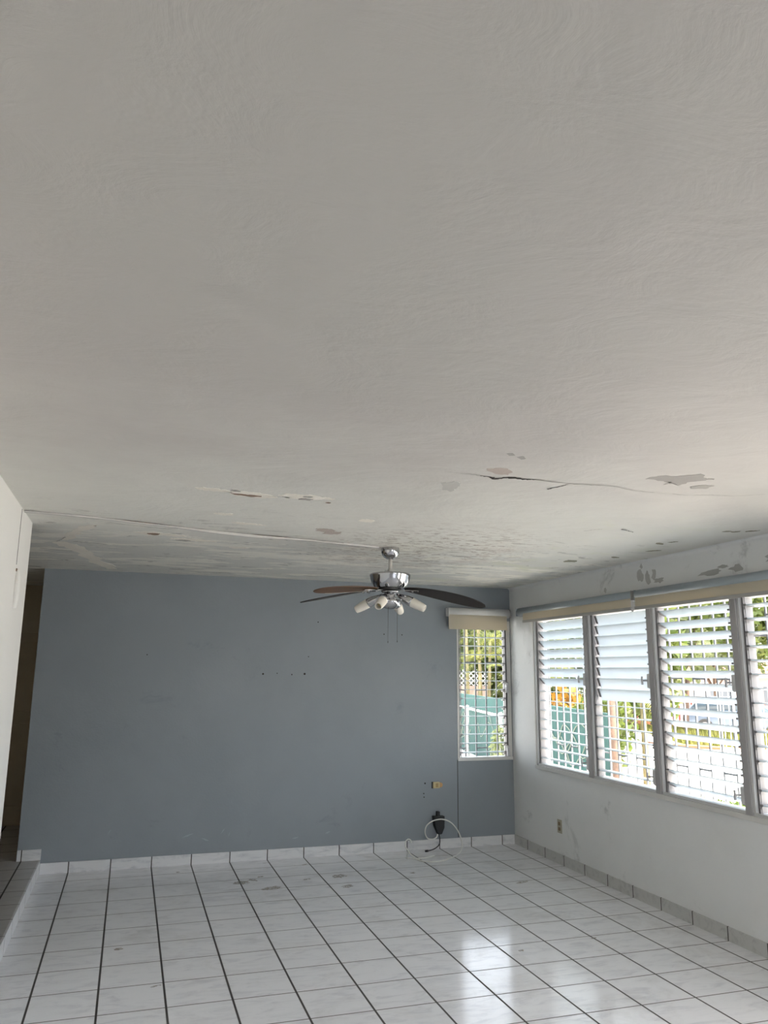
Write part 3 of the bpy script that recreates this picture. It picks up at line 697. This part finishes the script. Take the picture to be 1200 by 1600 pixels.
M['darkleaf'] = leafm('dark_leaf', (.03,.05,.012), (.08,.095,.02))
# ground: flat by the house, falling away past the verge
b = nb(); xs = [XO, 8, 14, 19, 24, 34, 60, 110]
def gz(x, y): 
    d = math.hypot(x-.4, y+4.1); return -.002 if d < 25 else -.002 - (d-25)*.075 if d < 41 else -1.202
nx, ny = 60, 60; vv = []
for i in range(nx+1):
    for j in range(ny+1):
        x = XO+.0 + 76*(i/nx)**1.6; y = -14 + 84*j/ny; vv.append(b.verts.new((x, y, gz(x, y))))
for i in range(nx):
    for j in range(ny): b.faces.new([vv[k] for k in (i*(ny+1)+j, (i+1)*(ny+1)+j, (i+1)*(ny+1)+j+1, i*(ny+1)+j+1)])
g = obj('ground', b, 'concrete', smooth=True); g['kind'] = 'structure'
b = nb(); box(b, (-6, YB+.16, -.3), (XO, 30, -.002)); g = obj('ground_side', b, 'concrete'); g['kind'] = 'structure'
b = nb(); box(b, (-4, YN-9, -.3), (XO+.0, YN-.16, .0)); g = obj('ground_rear_unseen', b, M.setdefault('dark_unseen_gnd', mat('dark_unseen_ground', (.05,.05,.045), .7))); g['kind'] = 'structure'  # unseen ground added near black to limit bounce onto the ceiling

# teal boundary wall
W0, W1 = Vector((5.83, 4.07, 0)), Vector((8.6, 18.5, 0)); wd = (W1-W0).normalized(); wn_ = Vector((wd.y, -wd.x, 0))
b = nb(); ps = [b.verts.new(P_ + wn_*n + Vector((0,0,z))) for P_ in (W0, W1) for n in (0,.07) for z in (-.02,1.175)]
for f in ((0,1,3,2),(4,6,7,5),(0,4,5,1),(2,3,7,6),(0,2,6,4),(1,5,7,3)): b.faces.new([ps[i] for i in f])
tw_ = obj('boundary_wall', b, 'teal'); tag(tw_, 'low teal painted boundary wall beside the house', 'wall')
# climbing stems on the teal wall
M['stem'] = mat('dry_stem', (.20,.22,.17), .9)
b = nb()
for k in range(26):
    s0 = random.uniform(.5, 9); z = random.uniform(.2, .9); pts = []
    for j in range(7): pts.append(W0 + wd*(s0+j*.16) - wn_*(.012) + Vector((0,0, max(.05, z+ .18*math.sin(j*.9+k)+random.uniform(-.05,.05)))))
    tube(b, spline(pts, 3), .006, 5)
cs = obj('climbing_stems', b, 'stem'); tag(cs, 'dry stems trailing over the teal wall', 'vine', kind='stuff')
# chain-link fence just before it
fence = thing('chain_link_fence', 'white-topped chain-link fence standing before the teal wall', 'fence')
fa, fb = Vector((6.25, 7.7, 0)), Vector((7.45, 13.2, 0)); fd = (fb-fa).normalized(); L = (fb-fa).length
b = nb(); rodm(b, fa+Vector((0,0,.93)), fb+Vector((0,0,.93)), .022, n=10); obj('top_rail', b, 'pole', fence)
for s in (.3, 3.05, L-.35):
    b = nb(); p = fa+fd*s; rodm(b, p, p+Vector((0,0,.96)), .035, n=10); lathe(b, [(.04,0),(.04,.02),(0,.04)], 10, p+Vector((0,0,.955))); obj('post', b, 'pole', fence)
b = nb(); hgt = .86; st = .11
k = -hgt
while k < L:
    for sg in (1, -1):
        s0, s1 = k, k+hgt; z0, z1 = (.04, .04+hgt) if sg > 0 else (.04+hgt, .04)
        if s0 < 0: f = -s0/(s1-s0); z0 += (z1-z0)*f; s0 = 0
        if s1 > L: f = (L-s0)/(s1-s0); z1 = z0+(z1-z0)*f; s1 = L
        rodm(b, fa+fd*s0+Vector((0,0,z0)), fa+fd*s1+Vector((0,0,z1)), .0018, n=3, cap=False)
    k += st
obj('wire_mesh', b, M.setdefault('wire', mat('green_wire', (.012,.04,.035), .6)), fence)
# neighbour's block wall with pierced top
n0 = Vector((8.6, 19.8, 0)); n1 = Vector((10.95, 18.15, 0)); nd = (n1-n0).normalized(); LL = (n1-n0).length; nw = Vector((nd.y,-nd.x,0))
nwall = thing('block_wall', 'beige neighbour wall topped with white pierced blocks', 'wall', n0)
b = nb(); ps = [b.verts.new(nd*u + nw*n + Vector((0,0,z))) for u in (0, LL) for n in (0,.15) for z in (0,1.22)]
for f in ((0,1,3,2),(4,6,7,5),(0,4,5,1),(2,3,7,6),(0,2,6,4),(1,5,7,3)): b.faces.new([ps[i] for i in f])
obj('wall_body', b, 'beigew', nwall)
b = nb()
for k in range(int(LL/.15)):
    for j in range(3):
        c = nd*(k*.15+.075) + nw*.05 + Vector((0,0,1.22+.075+j*.15))
        for a in (45, 135):
            dv = nd*math.cos(math.radians(a))+Vector((0,0,math.sin(math.radians(a)))); rodm(b, c-dv*.1, c+dv*.1, .016, n=4)
obj('pierced_blocks', b, 'whiteb', nwall)

# palms
def frond(b, base, az, L, rise, droop, nl=26, lw=.022, ll=.34):
    d = Vector((math.cos(az), math.sin(az), 0)); pts = []
    for k in range(nl+1):
        t = k/nl; pts.append(base + d*(L*t*(1-.15*t)) + Vector((0,0, rise*t - droop*t*t)))
    tube(b, pts[::3]+[pts[-1]], lambda t: .010*(1-t)+.003, 4)
    side = Vector((-d.y, d.x, 0))
    for k in range(3, nl):
        t = k/nl; p = pts[k]; dr = (pts[k+1]-pts[k]).normalized(); l = ll*math.sin(PI*(.12+.80*t))*random.uniform(.8,1.1)
        for s in (1, -1):
            e = p + (side*s*.75 + dr*.55 + Vector((0,0,.10))).normalized()*l; e.z -= l*.35; mdl = p.lerp(e, .5) + Vector((0,0,l*.10))
            w_ = dr*lw*.5
            v = [b.verts.new(x) for x in (p-w_*.5, mdl-w_, e, mdl+w_)]
            b.faces.new(v)
def palm(name, loc, label, hts, nf, L, m='frond', group='yellow-green palms beyond the teal wall', spread=.5, ll=.34):
    t = thing(name, label, 'palm', (loc[0], loc[1], 0))
    for h in hts:
        ox, oy = random.uniform(-spread, spread), random.uniform(-spread, spread); lean = Vector((random.uniform(-.15,.15), random.uniform(-.15,.15), 0))
        b = nb(); tp = Vector((ox, oy, h)) + lean; tube(b, [Vector((ox,oy,0)), Vector((ox,oy,h*.5))+lean*.4, tp], lambda q: .055-.018*q, 8); obj('trunk', b, 'palm_trunk', t, smooth=True)
        b = nb()
        for k in range(nf):
            frond(b, tp, 2*PI*k/nf+random.uniform(-.3,.3), L*random.uniform(.8,1.1), random.uniform(.5,1.3)*L*.7, random.uniform(.7,1.2)*L*.75, ll=ll)
        obj('fronds', b, m, t)
    return t
palm('areca_palm', (9.05, 14.6), 'tallest yellow-green palm clump, at the top left of the small window', [1.95,2.5,3.1,3.5], 10, 1.35, spread=.3)
palm('areca_palm', (10.0, 13.4), 'palm clump with low arching fronds at the right edge of the small window', [1.3,1.9,2.5,3.0], 10, 1.2, spread=.3)
palm('areca_palm', (8.5, 10.5), 'palm clump behind the teal wall, seen between the tilted slats of the first sash', [1.5,2.2,2.8], 8, 1.3, spread=.3)
palm('coconut_palm', (8.0, 6.35), 'single palm with drooping pale fronds right of the brown trunk', [1.35], 9, .85, 'frondy', spread=.05, ll=.22)
# leafy plants
def leafcloud(b, c, rx, ry, rz, n, size):
    for _ in range(n):
        while True:
            p = Vector((random.uniform(-1,1), random.uniform(-1,1), random.uniform(-1,1)))
            if .25 < p.length < 1: break
        p = Vector((c[0]+p.x*rx, c[1]+p.y*ry, c[2]+p.z*rz)); s = size*random.uniform(.6,1.3)
        u = Vector((random.gauss(0,1), random.gauss(0,1), random.gauss(0,.7))).normalized(); v = u.cross(Vector((random.gauss(0,1), random.gauss(0,1), random.gauss(0,1)))).normalized()
        vs = [b.verts.new(p+q) for q in (-u*s, v*s*.42, u*s, -v*s*.42)]; b.faces.new(vs)
def shrub(name, loc, label, cat, r, h, m, n=500, size=.06, stems=True):
    t = thing(name, label, cat, (loc[0], loc[1], 0))
    b = nb()
    for k in range(5):
        a = 2*PI*k/5; tube(b, [Vector((0,0,0)), Vector((math.cos(a)*r*.3, math.sin(a)*r*.3, h*.45)), Vector((math.cos(a)*r*.5, math.sin(a)*r*.5, h*.8))], .012, 5)
    obj('stems', b, 'stem', t)
    b = nb(); leafcloud(b, (0,0,h*.58), r, r, h*.44, n, size); obj('leaves', b, m, t); return t
shrub('croton_shrub', (7.15, 7.25), 'orange-leaved shrub rising above the teal wall', 'shrub', .42, 1.38, 'croton', 320, .12)
shrub('dark_shrub', (8.2, 8.3), 'dark green shrub behind and right of the orange-leaved shrub', 'shrub', .65, 1.6, 'darkleaf', 800, .11)
shrub('leafy_shrub', (7.1, 6.2), 'green shrub behind the teal wall beside its end', 'shrub', .5, 1.45, 'leaf', 500, .10)
shrub('pale_shrub', (5.84, 7.0), 'pale silvery bush at the near end of the chain-link fence', 'shrub', .19, .85, 'leafp', 420, .05)
shrub('yard_weed', (5.50, 4.05), 'small leafy plant at the foot of the brown trunk', 'plant', .18, .34, 'leaf', 160, .045)
shrub('yard_weed', (5.62, 5.9), 'low green plant along the base of the teal wall', 'plant', .22, .28, 'leaf', 200, .05)
# brown trunk at the end of the teal wall
t = thing('yard_tree', 'slender brown tree trunk at the end of the teal wall', 'tree', (5.72, 3.86, 0))
b = nb(); tube(b, spline([(0,0,-.02),(.01,0,.6),(-.01,.02,1.2),(.03,.03,2.0),(.10,.05,3.0)], 5), lambda q: .062-.022*q, 10); obj('trunk', b, 'trunk', t, smooth=True)
b = nb(); leafcloud(b, (.1,.05,3.5), 1.0, 1.0, .6, 500, .10); obj('crown', b, 'leaf', t)
# street planting and trees
def tree(name, loc, label, th, r, cz, rz, m, n, size, tr=.12, lean=(0,0)):
    z0 = gz(loc[0], loc[1]); t = thing(name, label, 'tree', (loc[0], loc[1], z0))
    b = nb(); top = Vector((lean[0], lean[1], cz)); tube(b, spline([(0,0,-.05), (lean[0]*.3, lean[1]*.3, th*.5), (lean[0]*.7, lean[1]*.7, th), top], 4), lambda q: tr*(1-.5*q), 8)
    for k in range(5):
        a = 2*PI*k/5+.4; tube(b, [Vector((lean[0]*.7, lean[1]*.7, th)), Vector((lean[0]+math.cos(a)*r*.6, lean[1]+math.sin(a)*r*.6, cz+rz*.2))], tr*.35, 6)
    obj('trunk', b, 'trunk', t, smooth=True)
    b = nb()
    for k in range(6):
        a = 2*PI*k/6+random.uniform(-.4,.4); q = r*.5
        leafcloud(b, (lean[0]+math.cos(a)*q, lean[1]+math.sin(a)*q, cz+random.uniform(-.3,.3)*rz), r*.62, r*.62, rz*.7, n//6, size)
    obj('crown', b, m, t); return t
tree('street_tree', (19.5, 23.8), 'green tree behind the brick planter', 2.0, 2.1, 3.6, 1.8, 'leaf', 2600, .17)
tree('street_tree', (18.7, 20.0), 'tree rising left of the parked car', 2.0, 2.1, 4.0, 2.0, 'leafp', 3200, .16)
tree('street_tree', (17.9, 13.6), 'bright green tree in the right sash of the long window', 1.9, 2.1, 3.9, 2.2, 'leaf', 4200, .15)
tree('leaning_tree', (15.5, 14.9), 'leaning thin-stemmed young tree on the verge', 2.0, .9, 3.3, .8, 'leaf', 700, .12, .09, (.7,.4))
tree('street_tree', (27.0, 27.0), 'far tree over the street fence', 2.0, 3.2, 4.6, 2.4, 'leafp', 3000, .26)
tree('street_tree', (31.0, 20.0), 'far tree over the houses at right', 2.2, 3.2, 4.8, 2.6, 'leaf', 3000, .26)
tree('yard_backdrop_tree', (10.3, 22.2), 'dense dark tree behind the neighbour wall', 1.2, 1.9, 3.0, 2.3, 'darkleaf', 9000, .13)
tree('yard_backdrop_tree', (12.3, 18.9), 'dense dark tree at the right end of the neighbour wall', .8, 1.9, 2.5, 2.4, 'darkleaf', 10000, .13)
tree('yard_backdrop_tree', (14.3, 15.6), 'dense dark tree between the neighbour wall and the leaning young tree', .8, 1.7, 2.4, 2.2, 'darkleaf', 7000, .14)
tree('yard_backdrop_tree', (11.6, 12.4), 'dense green tree beyond the orange-leaved shrub', 1.0, 1.6, 2.4, 2.1, 'leaf', 4200, .17)
# brick planter and flowers
bp = thing('brick_planter', 'low orange brick planter with red flowers beyond the white driveway', 'planter', (16.9, 19.4, gz(16.9,19.4)))
dv = Vector((.62,-.78,0)); nv = Vector((.78,.62,0)); b = nb()
ps = [b.verts.new(dv*u+nv*n+Vector((0,0,z))) for u in (-1.2,1.8) for n in (-.2,.5) for z in (-.1,.34)]
for f in ((0,1,3,2),(4,6,7,5),(0,4,5,1),(2,3,7,6),(0,2,6,4),(1,5,7,3)): b.faces.new([ps[i] for i in f])
obj('planter_wall', b, 'brick', bp)
b = nb(); leafcloud(b, (.2,0,.62), 1.2, 1.0, .32, 700, .08); obj('foliage', b, 'leaf', bp)
b = nb(); leafcloud(b, (.1,-.1,.72), 1.1, .9, .25, 420, .07); o_ = obj('flowers', b, 'redfl', bp); o_['kind'] = 'stuff'
# grass verge and lawn
def patch(name, poly_, z, m, label, cat, blades, hgt):
    b = nb(); vs = [b.verts.new((x, y, z)) for x, y in poly_]; b.faces.new(vs)
    xs_ = [p[0] for p in poly_]; ys_ = [p[1] for p in poly_]
    def inside(x, y):
        c = False; n = len(poly_)
        for i in range(n):
            x1, y1 = poly_[i]; x2, y2 = poly_[i-1]
            if (y1 > y) != (y2 > y) and x < (x2-x1)*(y-y1)/(y2-y1)+x1: c = not c
        return c
    k = 0
    while k < blades:
        x = random.uniform(min(xs_), max(xs_)); y = random.uniform(min(ys_), max(ys_))
        if not inside(x, y): continue
        k += 1; a = random.uniform(0, 2*PI); w_ = .014; h = hgt*random.uniform(.5,1.2)
        d = Vector((math.cos(a), math.sin(a), 0)); v = [b.verts.new(Vector((x,y,z))-d*w_), b.verts.new(Vector((x,y,z))+d*w_), b.verts.new(Vector((x,y,z+h))+Vector((random.uniform(-.05,.05), random.uniform(-.05,.05), 0)))]
        b.faces.new(v)
    o = obj(name, b, m); tag(o, label, cat, kind='stuff'); return o
patch('verge_grass', [(12.9,11.6),(14.1,9.6),(18.5,13.6),(15.2,17.2)], .004, 'grass', 'strip of yellowish dry grass along the street', 'grass', 9000, .16)
patch('lawn_grass', [(7.2,5.4),(9.4,2.2),(8.6,1.4),(6.9,4.4)], .004, 'lawn', 'small bright green lawn patch seen low in the third sash', 'grass', 6000, .09)
b = nb(); K0, K1 = Vector((12.2,12.2,0)), Vector((14.2,9.1,0)); kd = (K1-K0).normalized(); kn = Vector((kd.y,-kd.x,0))
ps = [b.verts.new(P_ + kn*n + Vector((0,0,z))) for P_ in (K0, K1) for n in (-.05,.30) for z in (-.01,.05)]
for f in ((0,1,3,2),(4,6,7,5),(0,4,5,1),(2,3,7,6),(0,2,6,4),(1,5,7,3)): b.faces.new([ps[i] for i in f])
kb = obj('brick_kerb', b, 'brick'); tag(kb, 'reddish brick kerb edging the dry grass strip', 'kerb')

# parked car
M['carp'] = mat('grey_blue_car_paint', (.12,.15,.20), .25, .3); M['cargl'] = mat('car_glass', (.05,.07,.09), .08); M['tyre'] = mat('tyre_rubber', (.03,.03,.03), .8); M['hub'] = mat('wheel_hub', (.30,.30,.33), .3, .8)
cz = gz(28.5, 26.0)
car = thing('parked_car', 'grey-blue hatchback parked across the street', 'car', (23.6, 21.6, gz(23.6, 21.6))); car.rotation_euler.z = math.radians(-48)
def sect(b, xs_, prof):  # prof: list of (halfwidth, z) per x
    rings = []
    for x, pr_ in zip(xs_, prof): rings.append([b.verts.new((x, s*w_, z)) for s, lst in ((-1, pr_), (1, pr_[::-1])) for w_, z in lst])
    for A_, B_ in zip(rings, rings[1:]):
        for k in range(len(A_)): b.faces.new((A_[k], A_[(k+1)%len(A_)], B_[(k+1)%len(A_)], B_[k]))
    b.faces.new(rings[0][::-1]); b.faces.new(rings[-1])
b = nb(); xs_ = [-2.1,-1.95,-1.3,-.5,.6,1.2,1.9,2.1]; tops = [.62,.90,.95,.97,.95,.90,.78,.55]
sect(b, xs_, [[(.72,.30),(.82,.42),(.82,tp_*.85),(.70,tp_)] for tp_ in tops]); obj('car_body', b, 'carp', car, smooth=True, bevel=.03)
b = nb(); sect(b, [-1.95,-1.45,-.2,.35,1.15], [[(.66,.90),(.66,.92),(.62,.95),(.60,.96)], [(.72,.93),(.68,1.2),(.62,1.38),(.5,1.40)], [(.72,.93),(.68,1.25),(.60,1.44),(.5,1.46)], [(.72,.93),(.68,1.22),(.60,1.40),(.5,1.42)], [(.68,.88),(.66,.90),(.62,.92),(.6,.93)]]); obj('car_windows', b, 'cargl', car, smooth=True)
b = nb(); box(b, (-1.4,-.56,1.405), (.32,.56,1.465)); obj('car_roof', b, 'carp', car, bevel=.03)
for x in (-1.3, 1.3):
    for s in (-1, 1):
        b = nb(); rodm(b, (x, s*.66, .31), (x, s*.84, .31), .31, n=24); wh = obj('wheel', b, 'tyre', car)
        b = nb(); rodm(b, (x, s*.84, .31), (x, s*.85, .31), .19, n=16); obj('wheel_hub', b, 'hub', wh)
# street fence and houses
M['redpaint'] = noisy('red_fence_paint', (.25,.06,.045), (.30,.09,.07), 2); M['pinkw'] = noisy('pale_house_paint', (.36,.28,.25), (.32,.26,.24), 1); M['roofr'] = noisy('red_roof', (.25,.07,.05), (.28,.10,.07), 2); M['hwin'] = mat('house_window', (.10,.11,.12), .2)
sf = thing('street_fence', 'long red and white picket fence across the street', 'fence', (26, 30, gz(26, 30)))
fd2 = Vector((.62,-.78,0)); b = nb()
for k in range(100):
    p = fd2*(k*.30-8); rodm(b, p, p+Vector((0,0,1.55)), .045, n=5)
obj('pickets', b, 'redpaint', sf)
b = nb()
for z in (.25, 1.3): rodm(b, fd2*-8+Vector((0,0,z)), fd2*22+Vector((0,0,z)), .05, n=6)
obj('rails', b, 'whiteb', sf)
for (hx, hy, lab) in ((35, 36, 'pale house with red roof behind the street fence, seen in third sash'), (43, 24, 'pale house with red roof at the right end of the street')):
    hs = thing('house', lab, 'house', (hx, hy, -1.2)); hs.rotation_euler.z = math.radians(-51.5)
    b = nb(); box(b, (-5,0,0), (5,6,2.6)); obj('wall', b, 'pinkw', hs)
    b = nb(); v = [b.verts.new(p) for p in ((-5.4,-.5,2.6),(5.4,-.5,2.6),(5.4,6.5,2.6),(-5.4,6.5,2.6),(-3,3,3.7),(3,3,3.7))]
    for f in ((0,1,5,4),(1,2,5),(2,3,4,5),(3,0,4),(0,3,2,1)): b.faces.new([v[i] for i in f])
    obj('roof', b, 'roofr', hs)
    for x in (-3.5, -.5, 2.5):
        b = nb(); box(b, (x,-.05,1.0), (x+1.3,.02,2.1)); obj('window', b, 'hwin', hs)
# low gate with thin bars in the right sash
gt = thing('driveway_gate', 'tall thin-barred metal gate across the driveway at far right', 'gate', (12.2, 9.7, 0))
gd = Vector((.62,-.78,0)); b = nb()
for k in range(26): p = gd*(k*.11); rodm(b, p, p+Vector((0,0,1.45)), .009, n=5)
obj('gate_bars', b, 'pole', gt)
b = nb()
for z in (.12, .75, 1.42): rodm(b, Vector((0,0,z)), gd*2.75+Vector((0,0,z)), .018, n=6)
obj('gate_frame', b, 'pole', gt)

# repeats share a group
G = {'street_tree':'green trees along the street','yard_backdrop_tree':'dense trees behind the boundary wall','areca_palm':'yellow-green palms beyond the teal wall','yard_weed':'small plants at the foot of the teal wall','wall_outlet':'wall outlets','white_cable':'white cable pieces on the tiles','window_grille':'steel grilles outside the windows','house':'pale houses with red roofs across the street'}
for o in C.objects:
    k = o.name.split('.')[0]
    if not o.parent and k in G and 'label' in o.keys(): o['group'] = G[k]
